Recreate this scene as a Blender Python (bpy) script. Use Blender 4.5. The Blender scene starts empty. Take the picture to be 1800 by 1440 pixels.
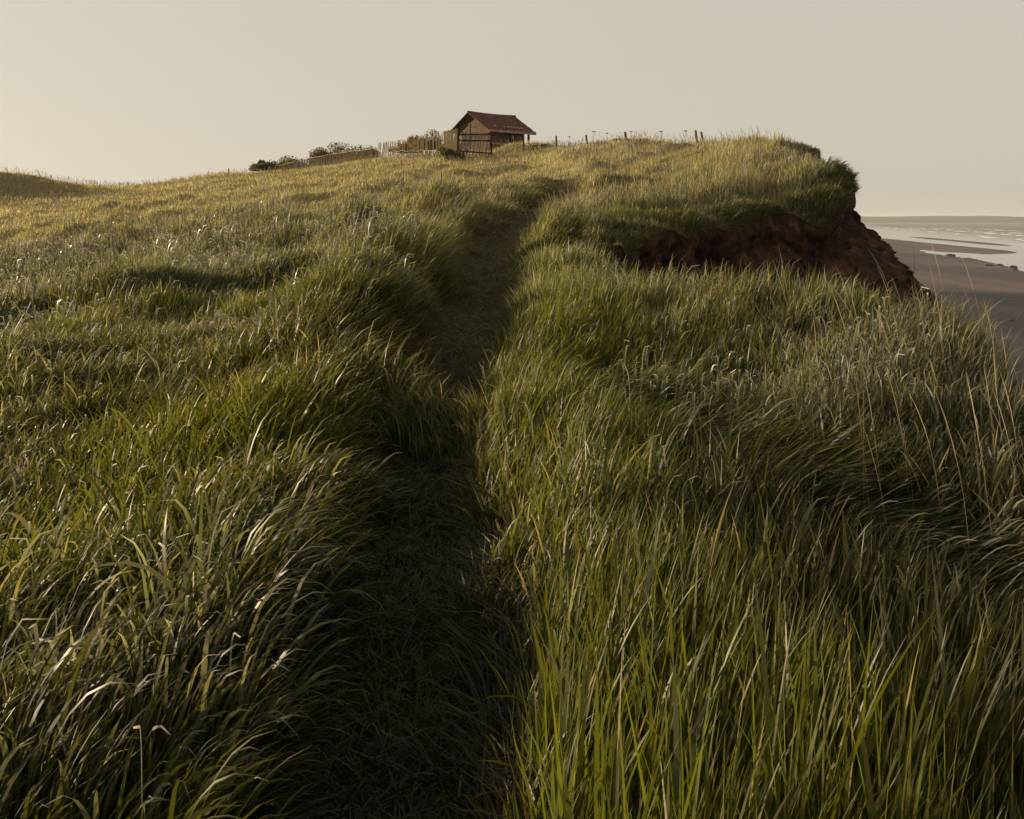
import bpy, math
import numpy as np
from mathutils import Vector, Matrix

R = math.radians
rng = np.random.default_rng(11)
scene = bpy.context.scene
col = scene.collection

# ------------------------------------------------------------------ camera, sky, sun
cam_d = bpy.data.cameras.new("camera")
cam = bpy.data.objects.new("camera", cam_d)
col.objects.link(cam)
cam.location = (0, 0, 0)                     # eye level is z = 0
cam.rotation_euler = (R(90), 0, 0)
cam_d.sensor_width = 36.0
cam_d.lens = 35.32
cam_d.shift_y = -0.1844                      # falling front of the view camera
cam_d.clip_start = 0.05
cam_d.clip_end = 40000
scene.camera = cam

SUN_EL, SUN_AZ = 11.5, -70.0                 # azimuth from +Y, negative = to the left
w = bpy.data.worlds.new("World")
scene.world = w
w.use_nodes = True
nt = w.node_tree
nt.nodes.clear()
sky = nt.nodes.new("ShaderNodeTexSky")
sky.sky_type = 'NISHITA'
sky.sun_disc = False
sky.sun_elevation = R(SUN_EL)
sky.sun_rotation = R(SUN_AZ)
sky.altitude = 0
sky.air_density = 1.0
sky.dust_density = 2.5
sky.ozone_density = 1.0
hsv = nt.nodes.new("ShaderNodeHueSaturation")
hsv.inputs['Saturation'].default_value = 0.4
tint = nt.nodes.new("ShaderNodeMix")
tint.data_type = 'RGBA'
tint.blend_type = 'MULTIPLY'
tint.inputs[0].default_value = 1.0
tint.inputs[7].default_value = (1.0, 0.93, 0.80, 1)
bg = nt.nodes.new("ShaderNodeBackground")
bg.inputs['Strength'].default_value = 0.0625
out = nt.nodes.new("ShaderNodeOutputWorld")
nt.links.new(sky.outputs[0], hsv.inputs['Color'])
nt.links.new(hsv.outputs[0], tint.inputs[6])
veil = nt.nodes.new("ShaderNodeMix")             # even, pale sea-haze veil over the clear-sky model
veil.data_type = 'RGBA'
veil.inputs[0].default_value = 0.75
veil.inputs[7].default_value = (.690 / .12, .640 / .12, .540 / .12, 1)
nt.links.new(tint.outputs[2], veil.inputs[6])
nt.links.new(veil.outputs[2], bg.inputs['Color'])
nt.links.new(bg.outputs[0], out.inputs['Surface'])

sun_d = bpy.data.lights.new("sun", 'SUN')
sun_d.energy = 5.0
sun_d.angle = R(2.0)
sun_d.color = (1.0, 0.79, 0.52)
sun = bpy.data.objects.new("sun", sun_d)
col.objects.link(sun)
sdir = Vector((math.sin(R(SUN_AZ)) * math.cos(R(SUN_EL)), math.cos(R(SUN_AZ)) * math.cos(R(SUN_EL)), math.sin(R(SUN_EL))))
sun.rotation_euler = sdir.to_track_quat('Z', 'Y').to_euler()

vs = scene.view_settings
scene.display_settings.display_device = 'sRGB'
vs.view_transform = 'Standard'
vs.look = 'None'
vs.exposure = 0.95
vs.gamma = 1.0
vs.use_curve_mapping = False
scene.cycles.max_bounces = 8
scene.cycles.diffuse_bounces = 3
scene.cycles.glossy_bounces = 3
scene.cycles.transmission_bounces = 4
scene.cycles.transparent_max_bounces = 4
scene.cycles.use_denoising = True

# ------------------------------------------------------------------ numeric helpers
def _hash(ix, iy, seed):
    h = (ix.astype(np.int64) * 374761393 + iy.astype(np.int64) * 668265263 + seed * 974634743) & 0x7fffffff
    h = ((h ^ (h >> 13)) * 1274126177) & 0x7fffffff
    h = (h ^ (h >> 16)) & 0x7fffffff
    return h.astype(np.float64) / 0x7fffffff

def vnoise(x, y, seed=0):
    """value noise, about -1..1"""
    x = np.asarray(x, float); y = np.asarray(y, float)
    ix = np.floor(x); iy = np.floor(y)
    fx = x - ix; fy = y - iy
    fx = fx * fx * fx * (fx * (fx * 6 - 15) + 10); fy = fy * fy * fy * (fy * (fy * 6 - 15) + 10)
    a = _hash(ix, iy, seed); b = _hash(ix + 1, iy, seed)
    c = _hash(ix, iy + 1, seed); d = _hash(ix + 1, iy + 1, seed)
    return ((a * (1 - fx) + b * fx) * (1 - fy) + (c * (1 - fx) + d * fx) * fy) * 2 - 1

def fbm(x, y, seed=0, octv=4):
    s = 0; a = 1.0; t = 0
    for o in range(octv):
        k = 2.03 ** o
        s = s + a * vnoise(np.asarray(x) * k + 17.3 * o, np.asarray(y) * k - 9.1 * o, seed + o)
        t += a; a *= 0.5
    return s / t

def sstep(a, b, x):
    t = np.clip((np.asarray(x, float) - a) / (b - a), 0, 1)
    return t * t * (3 - 2 * t)

def smooth_interp(xs, ys):
    """dense, softened lookup through a handful of points"""
    g = np.linspace(xs[0], xs[-1], 2400)
    v = np.interp(g, xs, ys)
    k = np.hanning(61); k /= k.sum()
    v = np.convolve(np.pad(v, 30, mode='edge'), k, mode='valid')
    return lambda q: np.interp(q, g, v)

def mesh_obj(name, verts, quads, mat, smooth=True, parent=None, colors=None):
    verts = np.asarray(verts, np.float32).reshape(-1, 3)
    quads = np.asarray(quads, np.int32).reshape(-1, 4)
    me = bpy.data.meshes.new(name)
    me.vertices.add(len(verts)); me.vertices.foreach_set('co', verts.ravel())
    me.loops.add(quads.size); me.loops.foreach_set('vertex_index', quads.ravel())
    me.polygons.add(len(quads))
    me.polygons.foreach_set('loop_start', np.arange(0, quads.size, 4, dtype=np.int32))
    me.polygons.foreach_set('use_smooth', np.full(len(quads), smooth, dtype=bool))
    if colors is not None:
        at = me.color_attributes.new('tone', 'FLOAT_COLOR', 'POINT')
        c = np.ones((len(verts), 4), np.float32); c[:, :3] = colors
        at.data.foreach_set('color', c.ravel())
    me.update(calc_edges=True)
    me.materials.append(mat)
    o = bpy.data.objects.new(name, me)
    col.objects.link(o)
    if parent is not None:
        o.parent = parent
    return o

def grid_quads(nr, nc):
    i = np.arange(nr - 1)[:, None] * nc + np.arange(nc - 1)[None, :]
    return np.stack([i, i + 1, i + nc + 1, i + nc], -1).reshape(-1, 4)

class MB:
    """collects boxes, bars and tubes of one mesh"""
    def __init__(s): s.v = []; s.q = []; s.n = 0
    def add(s, v, q):
        v = np.asarray(v, float).reshape(-1, 3); q = np.asarray(q, int)
        s.v.append(v); s.q.append(q + s.n); s.n += len(v); return s
    def box(s, c, d, ax=None):
        c = np.asarray(c, float); d = np.asarray(d, float) / 2
        k = np.array([[-1, -1, -1], [1, -1, -1], [1, 1, -1], [-1, 1, -1], [-1, -1, 1], [1, -1, 1], [1, 1, 1], [-1, 1, 1]], float) * d
        if ax is not None: k = k @ np.asarray(ax, float)
        return s.add(k + c, [[0, 3, 2, 1], [4, 5, 6, 7], [0, 1, 5, 4], [1, 2, 6, 5], [2, 3, 7, 6], [3, 0, 4, 7]])
    def bar(s, a, b, wd, th, up=(0, 0, 1)):
        a = np.asarray(a, float); b = np.asarray(b, float); z = b - a; L = np.linalg.norm(z); z = z / L
        x = np.cross(np.asarray(up, float), z)
        if np.linalg.norm(x) < 1e-4: x = np.cross([0, 1, 0.01], z)
        x /= np.linalg.norm(x); y = np.cross(z, x)
        return s.box((a + b) / 2, (wd, th, L), np.array([x, y, z]))
    def tube(s, pts, rad, n=7):
        pts = np.asarray(pts, float); m = len(pts); rad = np.broadcast_to(np.asarray(rad, float), (m,))
        t = np.gradient(pts, axis=0); t /= np.linalg.norm(t, axis=1)[:, None] + 1e-9
        ref = np.where(np.abs(t[:, 2:3]) > .9, np.array([[1., 0, 0]]), np.array([[0, 0, 1.]]))
        x = np.cross(ref, t); x /= np.linalg.norm(x, axis=1)[:, None] + 1e-9; y = np.cross(t, x)
        a = np.linspace(0, 2 * np.pi, n, endpoint=False)
        v = pts[:, None] + rad[:, None, None] * (np.cos(a)[None, :, None] * x[:, None] + np.sin(a)[None, :, None] * y[:, None])
        q = []
        for i in range(m - 1):
            for j in range(n):
                k = (j + 1) % n
                q.append([i * n + j, i * n + k, (i + 1) * n + k, (i + 1) * n + j])
        v = v.reshape(-1, 3)
        v = np.vstack([v, pts[:1], pts[-1:]]); c0, c1 = m * n, m * n + 1
        for j in range(0, n, 1):
            k = (j + 1) % n
            q.append([c0, k, j, c0]); q.append([c1, (m - 1) * n + j, (m - 1) * n + k, c1])
        q = [f for f in q if len(set(f)) == 4]
        return s.add(v, q) if True else s
    def build(s, name, mat, parent=None, smooth=False):
        return mesh_obj(name, np.vstack(s.v), np.vstack(s.q), mat, smooth, parent)

def tag(o, label=None, cat=None, group=None, kind=None):
    if label: o['label'] = label
    if cat: o['category'] = cat
    if group: o['group'] = group
    if kind: o['kind'] = kind
    return o

def empty(name, loc, rz=0.0):
    o = bpy.data.objects.new(name, None)
    o.empty_display_size = 0.3
    o.location = loc; o.rotation_euler = (0, 0, rz)
    col.objects.link(o)
    return o

# ------------------------------------------------------------------ materials
def new_mat(name):
    m = bpy.data.materials.new(name); m.use_nodes = True
    nt = m.node_tree; nt.nodes.clear()
    return m, nt, nt.nodes.new("ShaderNodeOutputMaterial")

def noise_mat(name, c1, c2, scale=4.0, rough=0.85, spec=0.25, bump=0.0, bscale=None, stretch=(1, 1, 1), detail=6, contrast=(0.35, 0.65), c3=None, s3=1.0):
    m, nt, o = new_mat(name)
    tc = nt.nodes.new("ShaderNodeTexCoord"); mp = nt.nodes.new("ShaderNodeMapping")
    mp.inputs['Scale'].default_value = stretch
    nt.links.new(tc.outputs['Object'], mp.inputs[0])
    n = nt.nodes.new("ShaderNodeTexNoise"); n.inputs['Scale'].default_value = scale; n.inputs['Detail'].default_value = detail
    nt.links.new(mp.outputs[0], n.inputs['Vector'])
    r = nt.nodes.new("ShaderNodeValToRGB")
    r.color_ramp.elements[0].position = contrast[0]; r.color_ramp.elements[1].position = contrast[1]
    r.color_ramp.elements[0].color = (*c1, 1); r.color_ramp.elements[1].color = (*c2, 1)
    nt.links.new(n.outputs[0], r.inputs[0])
    src = r.outputs[0]
    if c3 is not None:
        n3 = nt.nodes.new("ShaderNodeTexNoise"); n3.inputs['Scale'].default_value = s3; n3.inputs['Detail'].default_value = 4
        nt.links.new(mp.outputs[0], n3.inputs['Vector'])
        r3 = nt.nodes.new("ShaderNodeValToRGB"); r3.color_ramp.elements[0].position = .45; r3.color_ramp.elements[1].position = .62
        nt.links.new(n3.outputs[0], r3.inputs[0])
        mx = nt.nodes.new("ShaderNodeMix"); mx.data_type = 'RGBA'
        nt.links.new(r3.outputs[0], mx.inputs[0]); nt.links.new(src, mx.inputs[6]); mx.inputs[7].default_value = (*c3, 1)
        src = mx.outputs[2]
    b = nt.nodes.new("ShaderNodeBsdfPrincipled")
    b.inputs['Roughness'].default_value = rough; b.inputs['Specular IOR Level'].default_value = spec
    nt.links.new(src, b.inputs['Base Color'])
    if bump > 0:
        nb = nt.nodes.new("ShaderNodeTexNoise"); nb.inputs['Scale'].default_value = bscale or scale * 3; nb.inputs['Detail'].default_value = 8
        nt.links.new(mp.outputs[0], nb.inputs['Vector'])
        bp = nt.nodes.new("ShaderNodeBump"); bp.inputs['Strength'].default_value = bump; bp.inputs['Distance'].default_value = 0.05
        nt.links.new(nb.outputs[0], bp.inputs['Height']); nt.links.new(bp.outputs[0], b.inputs['Normal'])
    nt.links.new(b.outputs[0], o.inputs[0])
    return m

def leaf_mat(name, trans=0.52, rough=0.45, spec=0.33, tcol=(1.18, 1.15, 0.52)):
    """blade colour comes from the per-blade 'tone' attribute; light shines through"""
    m, nt, o = new_mat(name)
    a = nt.nodes.new("ShaderNodeAttribute"); a.attribute_name = 'tone'
    b = nt.nodes.new("ShaderNodeBsdfPrincipled")
    b.inputs['Roughness'].default_value = rough; b.inputs['Specular IOR Level'].default_value = spec
    nt.links.new(a.outputs['Color'], b.inputs['Base Color'])
    t = nt.nodes.new("ShaderNodeBsdfTranslucent")
    mu = nt.nodes.new("ShaderNodeMix"); mu.data_type = 'RGBA'; mu.blend_type = 'MULTIPLY'; mu.inputs[0].default_value = 1
    mu.inputs[7].default_value = (*tcol, 1); mu.clamp_result = True
    nt.links.new(a.outputs['Color'], mu.inputs[6]); nt.links.new(mu.outputs[2], t.inputs['Color'])
    mx = nt.nodes.new("ShaderNodeMixShader"); mx.inputs[0].default_value = trans
    nt.links.new(b.outputs[0], mx.inputs[1]); nt.links.new(t.outputs[0], mx.inputs[2])
    nt.links.new(mx.outputs[0], o.inputs[0])
    return m

M_SOIL = noise_mat("turf soil", (.020, .016, .009), (.046, .036, .018), 2.2, .95, .1, .5, 30, c3=(.034, .034, .013), s3=.6)
_n = M_SOIL.node_tree; _b = [q for q in _n.nodes if q.type == 'BSDF_PRINCIPLED'][0]
_src = _b.inputs['Base Color'].links[0].from_socket
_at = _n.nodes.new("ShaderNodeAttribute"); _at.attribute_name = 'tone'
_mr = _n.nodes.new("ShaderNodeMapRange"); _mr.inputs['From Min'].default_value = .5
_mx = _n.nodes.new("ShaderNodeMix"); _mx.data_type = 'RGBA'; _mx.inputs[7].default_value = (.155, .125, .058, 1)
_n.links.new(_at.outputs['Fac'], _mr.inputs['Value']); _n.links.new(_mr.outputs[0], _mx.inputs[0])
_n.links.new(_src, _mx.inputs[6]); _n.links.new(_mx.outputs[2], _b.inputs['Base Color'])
M_CLAY = noise_mat("red clay", (.020, .011, .008), (.095, .050, .032), 4.0, .95, .08, 1.0, 16, stretch=(1, 1, .6), c3=(.034, .022, .020), s3=1.3)
M_SAND = noise_mat("damp sand", (.062, .045, .041), (.112, .083, .074), .10, .75, .3, .6, 1.6, stretch=(1.0, .25, 1), c3=(.052, .037, .036), s3=.04)
M_GRASS = leaf_mat("grass blades")
M_BENT = leaf_mat("bent leaf painted glint", .32, .4, .45, (1.05, 1.0, .82))  # for bent blades whose white glint is painted as tip colour
M_DRY = leaf_mat("dry stalks", .25, .6, .3, (1.1, 1.0, .7))
M_LEAF = leaf_mat("bush leaves", .5, .5, .35)
M_BOARD = noise_mat("weathered boards", (.040, .026, .018), (.135, .088, .055), 1.6, .85, .2, .5, 40, stretch=(.5, .5, 6), c3=(.095, .055, .033), s3=1)
M_BOARD_RED = noise_mat("faded red boards", (.085, .035, .026), (.165, .075, .055), 5, .85, .2, .5, 40, stretch=(1, 1, 6))
M_BOARD_PALE = noise_mat("pale split wood", (.30, .225, .13), (.52, .41, .25), 5, .85, .2, .4, 40, stretch=(5, 5, 1))
M_BOARD_TORN = noise_mat("torn roofing felt", (.22, .13, .10), (.40, .27, .21), 5, .85, .2)
M_BOARD_TAN = noise_mat("tan split wood", (.19, .14, .08), (.33, .255, .145), 5, .85, .2, .4, 40, stretch=(5, 5, 1))
M_TILE = noise_mat("rusty roof shingles", (.050, .020, .015), (.200, .080, .056), 2.5, .8, .25, .5, 20, stretch=(.7, 2.5, 2.5), c3=(.085, .040, .026), s3=1.4)
M_DARKWOOD = noise_mat("dark old timber", (.016, .012, .010), (.045, .032, .024), 6, .85, .2, .5, 40, stretch=(4, 4, 1))
M_POST = noise_mat("grey brown post wood", (.07, .048, .030), (.17, .115, .068), 8, .85, .2, .5, 40, stretch=(4, 4, 1))
M_GLASS = noise_mat("dark window glass", (.010, .009, .008), (.02, .017, .014), 3, .55, .3)
M_WIRE = noise_mat("weathered wire", (.16, .13, .10), (.26, .21, .16), 8, .5, .4)
M_STONE = noise_mat("wet stone", (.035, .030, .028), (.08, .065, .058), 5, .6, .4, .5, 14)
M_BARK = noise_mat("bush bark", (.035, .026, .018), (.08, .06, .04), 9, .9, .2)
M_FAR = noise_mat("far fields", (.022, .022, .022), (.045, .043, .036), .012, .95, .1, stretch=(1, 3, 1), c3=(.07, .062, .045), s3=.004)

# water
M_SEA, nt, o_ = new_mat("shallow sea")
b = nt.nodes.new("ShaderNodeBsdfPrincipled")
b.inputs['Base Color'].default_value = (.10, .085, .07, 1)
b.inputs['Roughness'].default_value = .12; b.inputs['IOR'].default_value = 1.33
tc = nt.nodes.new("ShaderNodeTexCoord")
mp = nt.nodes.new("ShaderNodeMapping"); mp.inputs['Rotation'].default_value = (0, 0, R(15)); mp.inputs['Scale'].default_value = (1, .3, 1)
nt.links.new(tc.outputs['Object'], mp.inputs[0])
n1 = nt.nodes.new("ShaderNodeTexNoise"); n1.inputs['Scale'].default_value = .25; n1.inputs['Detail'].default_value = 5
nt.links.new(mp.outputs[0], n1.inputs['Vector'])
bp = nt.nodes.new("ShaderNodeBump"); bp.inputs['Strength'].default_value = .35; bp.inputs['Distance'].default_value = .6
nt.links.new(n1.outputs[0], bp.inputs['Height']); sx = nt.nodes.new("ShaderNodeVectorMath"); sx.operation = 'DOT_PRODUCT'; sx.inputs[1].default_value = (.965, -.261, 0)
nt.links.new(tc.outputs['Object'], sx.inputs[0])
mr = nt.nodes.new("ShaderNodeMapRange"); mr.inputs['From Min'].default_value = 95; mr.inputs['From Max'].default_value = 190
mr.inputs['To Min'].default_value = .06; mr.inputs['To Max'].default_value = 1.0
nt.links.new(sx.outputs['Value'], mr.inputs['Value']); nt.links.new(mr.outputs[0], bp.inputs['Strength'])
mr2 = nt.nodes.new("ShaderNodeMapRange"); mr2.inputs['From Min'].default_value = 95; mr2.inputs['From Max'].default_value = 190
mr2.inputs['To Min'].default_value = .08; mr2.inputs['To Max'].default_value = .38
nt.links.new(sx.outputs['Value'], mr2.inputs['Value']); nt.links.new(mr2.outputs[0], b.inputs['Roughness'])
nt.links.new(bp.outputs[0], b.inputs['Normal'])
nt.links.new(b.outputs[0], o_.inputs[0])
M_FOAM = noise_mat("surf foam", (.5, .48, .44), (.75, .72, .66), .5, .9, .2)

# ------------------------------------------------------------------ lie of the land
BEACH_Z = -10.0
_u = np.array([-1.2, -.62, -.51, -.41, -.34, -.283, -.2265, -.136, -.0566, 0.0, .0566, .113, .187, .283, .34, .45, .8])
_t = np.array([-.02, .006, .0145, .032, .040, .0480, .0500, .0625, .0690, .0725, .0775, .0785, .080, .079, .073, .07, .07])
_D = np.array([60, 60, 62, 84, 90, 88, 86, 80, 74, 72, 62, 55, 45, 37, 35, 35, 35.])
_tf = smooth_interp(_u, _t); _Df = smooth_interp(_u, _D)

_ey = np.array([-40, -8, -2, 2, 4, 5, 6.2, 7.3, 8.2, 8.9, 9.8, 11, 12.6, 14.2, 15.6, 17.2, 18.5, 19.5, 20.4, 21.5, 24, 30, 40, 60, 90, 160, 400.])
_ex = np.array([6, 3.4, 2.75, 2.55, 2.55, 2.7, 3.05, 3.15, 2.65, 1.95, 1.2, .86, .80, 1.0, 1.75, 3.0, 4.3, 5.6, 6.8, 7.35, 8.05, 8.85, 10.2, 16, 26, 46, 110.])
_gy = np.linspace(-40, 400, 22001)
_gx = np.interp(_gy, _ey, _ex)
_k = np.hanning(41); _k /= _k.sum()
_gx = np.convolve(np.pad(_gx, 20, mode='edge'), _k, mode='valid')
_gx = _gx + .10 * fbm(_gy * .9, _gy * 0, 71, 4) * sstep(60, 20, _gy)
_gd = np.gradient(_gx, _gy)
def edge_x(y): return np.interp(y, _gy, _gx)
def edge_dist(x, y):
    return (edge_x(y) - x) / np.sqrt(1 + np.interp(y, _gy, _gd) ** 2)

_py = np.array([-6, 0, 2.6, 4.1, 5.6, 6.9, 8.8, 12.4, 17.5, 19.5, 23.5, 28, 32, 36, 60])
_px = np.array([-.10, -.22, -.32, -.42, -.53, -.58, -.42, -.33, -.27, 0.02, .68, 1.5, 1.75, 1.5, 1.5])
_pf = smooth_interp(_py, _px)
_pw = smooth_interp(np.array([-6, 2.6, 4.1, 5.6, 8.8, 12.4, 17.5, 23.5, 28, 33, 60.]), np.array([.27, .27, .27, .29, .38, .46, .54, .5, .55, .5, .5]))
def path_d(x, y):
    """signed distance from the trodden line in path half widths"""
    return (x - _pf(y)) / _pw(y) + .45 * fbm(np.asarray(x) / .55, np.asarray(y) / .6, 140, 3) * sstep(1.5, 4, y)
def path_on(y): return sstep(37, 27, y)

def ground(x, y, detail=True):
    x = np.asarray(x, float); y = np.asarray(y, float)
    yy = np.maximum(y, 2.5)
    u = np.clip(x / yy, -.9, .45)
    D = _Df(u); t = _tf(u)
    s = t + 1.55 / D
    k = 5.0
    f = -k * np.logaddexp(-y / k, -D / k)                    # levels off past the crest
    z = -1.55 + s * f - .45 * np.sin(np.clip(np.pi * y / D, 0, np.pi))
    z = z - .035 * np.maximum(y - D - 6, 0)
    # knoll at the far left
    q = ((x + 44) / 14.5) ** 2 + ((y - 67) / 6.5) ** 2
    z = z + 3.6 * np.exp(-np.maximum(q, 0) ** 1.3 * 1.2)
    # trodden path and its banks
    pd = path_d(x, y); on = path_on(y)
    z = z - on * .13 * np.exp(-(np.abs(pd) / 1.15) ** 4)
    z = z + on * (.16 + .20 * sstep(6, 8.5, y) * sstep(17, 13, y)) * np.exp(-((pd + 2.8) / 1.6) ** 2) * sstep(2, 6, y) + on * .04 * np.exp(-((pd - 2.2) / 1.2) ** 2)
    z = z + on * .10 * np.exp(-((y - 5.75 + .5 * x) / .4) ** 2 - pd ** 2)
    # long swells lying across the slope, and tussocky lumps
    far = sstep(5, 14, y)
    z = z + (.10 + .16 * far) * fbm(x / 6.5 + 3.1, y / 2.9, 5, 2) * (1 - .6 * np.exp(-pd ** 2 / 4))
    e = edge_dist(x, y)
    z = z + (.10 * sstep(3, 6, y) + .14 * sstep(9, 15, y)) * sstep(46, 30, y) * fbm(x / 1.9, y / 1.15, 9, 3) * (1 - np.exp(-(pd / 1.6) ** 4))
    z = z + (.10 * sstep(3, 6, y) + .24 * sstep(7, 12, y)) * sstep(75, 45, y) * (2.2 * np.abs(fbm(x / 2.3 + 31, y / 1.5, 12, 2)) - .55) * (1 - np.exp(-(pd / 1.8) ** 4))
    z = z + .50 * np.exp(-((x - 1.0) / 2.1) ** 4 - ((y - 63.5) / 1.4) ** 2)
    if detail:
        z = z + (.05 + .06 * far) * fbm(x / 1.1, y / .9, 6, 3) * (1 - .7 * np.exp(-pd ** 2 / 2))
    z = z + .9 * np.exp(-((x + 7.6) / 2.3) ** 2 - ((y - 4.3) / 2.7) ** 2)  # rise added out of view on the left, shaped to shade the near grass
    z = z + .40 * np.exp(-((x - 7.2) / 2.3) ** 2 - ((y - 29.0) / 5.5) ** 2)
    z = z + .17 * np.exp(-((x - 2.7) / .8) ** 2 - ((y - 7.1) / 1.2) ** 2)
    z = z + .20 * np.exp(-((x - 7.3) / 1.8) ** 2 - ((y - 25.0) / 2.4) ** 2)
    # turf rolls over towards the cliff edge
    hl = sstep(13, 19, y)
    z = z - (.05 + .25 * hl) * np.exp(-np.maximum(e, 0) / (.45 + .5 * hl))
    return z

def beach_z(x, y):
    q = x * .965 - y * .261; s = x * .261 + y * .965
    z = BEACH_Z + np.where(q < 45, (45 - q) * .030, (45 - q) * .012)
    z = np.minimum(z, BEACH_Z + 1.6)
    # spit and thin bars left by the tide
    qa = 50 + (500 - s) * .095
    z = z + .66 * np.exp(-((q - qa) / 11) ** 2) * sstep(300, 380, s) * sstep(900, 560, s)
    z = z + .93 * np.exp(-((q - 88 - (s - 420) * -.05) / 4.5) ** 2) * sstep(390, 470, s) * sstep(760, 560, s)
    z = z + .10 * fbm(q / 14, s / 70, 31, 3) + .03 * fbm(q / 3, s / 12, 33, 2)
    return z

def build_ground():
    ys = [-7.0]
    while ys[-1] < 150: ys.append(ys[-1] + .05 + .0055 * max(ys[-1], 0))
    ys = np.array(ys); nc = 420
    v = np.linspace(0, 1, nc); v = 1 - (1 - v) ** 1.35
    xl = -(.72 * np.maximum(ys, 0) + 16); xr = edge_x(ys) - .01
    X = xl[:, None] + (xr - xl)[:, None] * v[None]
    Y = np.repeat(ys[:, None], nc, 1)
    Z = ground(X, Y)
    h = (sstep(.5, 2.0, edge_dist(X, Y)) * sstep(7, 26, Y + 5 * fbm(X / 3.4, Y / 2.2, 102, 3)) * (np.abs(path_d(X, Y)) > 1.1))[..., None]  # straw thatch, brought nearer to paint haze-lifted shadows into the soil
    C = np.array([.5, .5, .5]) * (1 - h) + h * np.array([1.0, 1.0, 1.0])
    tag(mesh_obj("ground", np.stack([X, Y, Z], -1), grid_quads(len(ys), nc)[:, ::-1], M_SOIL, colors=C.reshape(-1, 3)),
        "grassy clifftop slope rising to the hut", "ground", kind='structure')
build_ground()

def build_cliff():
    ys = [-8.0]
    while ys[-1] < 130:
        y = ys[-1]
        ys.append(y + (.022 if 8 < y < 26 else .05 + .004 * abs(y)) / math.sqrt(1 + np.interp(y, _gy, _gd) ** 2))
    ys = np.array(ys); ex = edge_x(ys); sl = np.interp(ys, _gy, _gd)
    # smoother outward normal
    kk = np.hanning(61); kk /= kk.sum()
    sl = np.convolve(np.pad(sl, 30, mode='edge'), kk, mode='valid')
    nx = 1 / np.sqrt(1 + sl ** 2); ny = -sl * nx
    arc = np.concatenate([[0], np.cumsum(np.hypot(np.diff(ex), np.diff(ys)))])
    dp = np.concatenate([[-.03], np.linspace(.0, 2.2, 120), 2.2 + np.linspace(.05, 1, 70) ** 1.4 * 9.5])
    prof_d = np.array([-.03, 0, .12, .45, .62, .78, 1.0, 1.45, 1.9, 2.4, 4, 6, 8.5, 11.7])
    prof_o = np.array([-.30, -.02, -.04, -.16, -.17, -.06, .10, .58, .98, 1.35, 2.3, 3.3, 4.6, 6.6])
    o = np.interp(dp, prof_d, prof_o)
    zt = ground(ex - .02, ys) - .02
    A = arc[:, None]; Dp = dp[None]
    wob = .20 * fbm(A * .55, Dp * .25, 41, 3) * sstep(.0, .4, Dp)
    blk = np.abs(fbm(A * 2.2 + .6 * fbm(A, Dp * 2, 50, 2), Dp * .7, 42, 3))
    flute = .20 * (2.2 * blk - .55) * sstep(.05, .3, Dp) * sstep(1.6, .7, Dp)
    ledge = -.07 * np.exp(-((Dp - .55 - .12 * fbm(A * .8, A * 0, 51, 2)) / .10) ** 2)
    clod = .22 * np.maximum(np.abs(fbm(A * 1.7, Dp * 1.9, 44, 3)) * 2 - .45, -.15) * sstep(.6, 1.3, Dp)
    rub = .10 * fbm(A * 5, Dp * 5, 43, 4) * sstep(.05, .3, Dp) + .08 * (np.abs(fbm(A * 9, Dp * 9, 45, 3)) * 2 - .4) * sstep(.3, .8, Dp)
    rub = rub + ledge + clod
    O = o[None] + wob + flute + rub
    X = ex[:, None] + nx[:, None] * O; Y = ys[:, None] + ny[:, None] * O
    Z = zt[:, None] - Dp + .05 * fbm(A * 3, Dp * 3, 46, 3) * sstep(.3, .8, Dp)
    X[:, 0] = ex - nx * .45; Y[:, 0] = ys - ny * .45; Z[:, 0] = ground(X[:, 0], Y[:, 0]) - .06
    tag(mesh_obj("cliff", np.stack([X, Y, Z], -1), grid_quads(len(ys), len(dp))[:, ::-1], M_CLAY),
        "crumbling red brown clay cliff under the turf edge", "cliff", kind='structure')
build_cliff()

def build_beach():
    r = np.concatenate([[0.0], np.geomspace(3, 8200, 330)])
    a = np.concatenate([np.linspace(R(-180), R(-5), 50)[:-1], np.linspace(R(-5), R(50), 300), np.linspace(R(50), R(180), 50)[1:]])
    Rr, A = np.meshgrid(r, a, indexing='ij')
    X = Rr * np.sin(A); Y = Rr * np.cos(A)
    Z = beach_z(X, Y)
    Z = np.where(Rr > 1500, np.minimum(Z, -12), Z)
    tag(mesh_obj("beach", np.stack([X, Y, Z], -1), grid_quads(len(r), len(a)), M_SAND), "wide brown sand beach below the cliff", "beach", kind='structure')
    # the sea: one sheet to the horizon
    Zs = np.full_like(X, BEACH_Z)
    s_ = mesh_obj("sea", np.stack([X, Y, Zs], -1), grid_quads(len(r), len(a)), M_SEA)
    tag(s_, "pale shallow sea with low surf beyond the sand", "sea", kind='structure')
build_beach()

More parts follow.
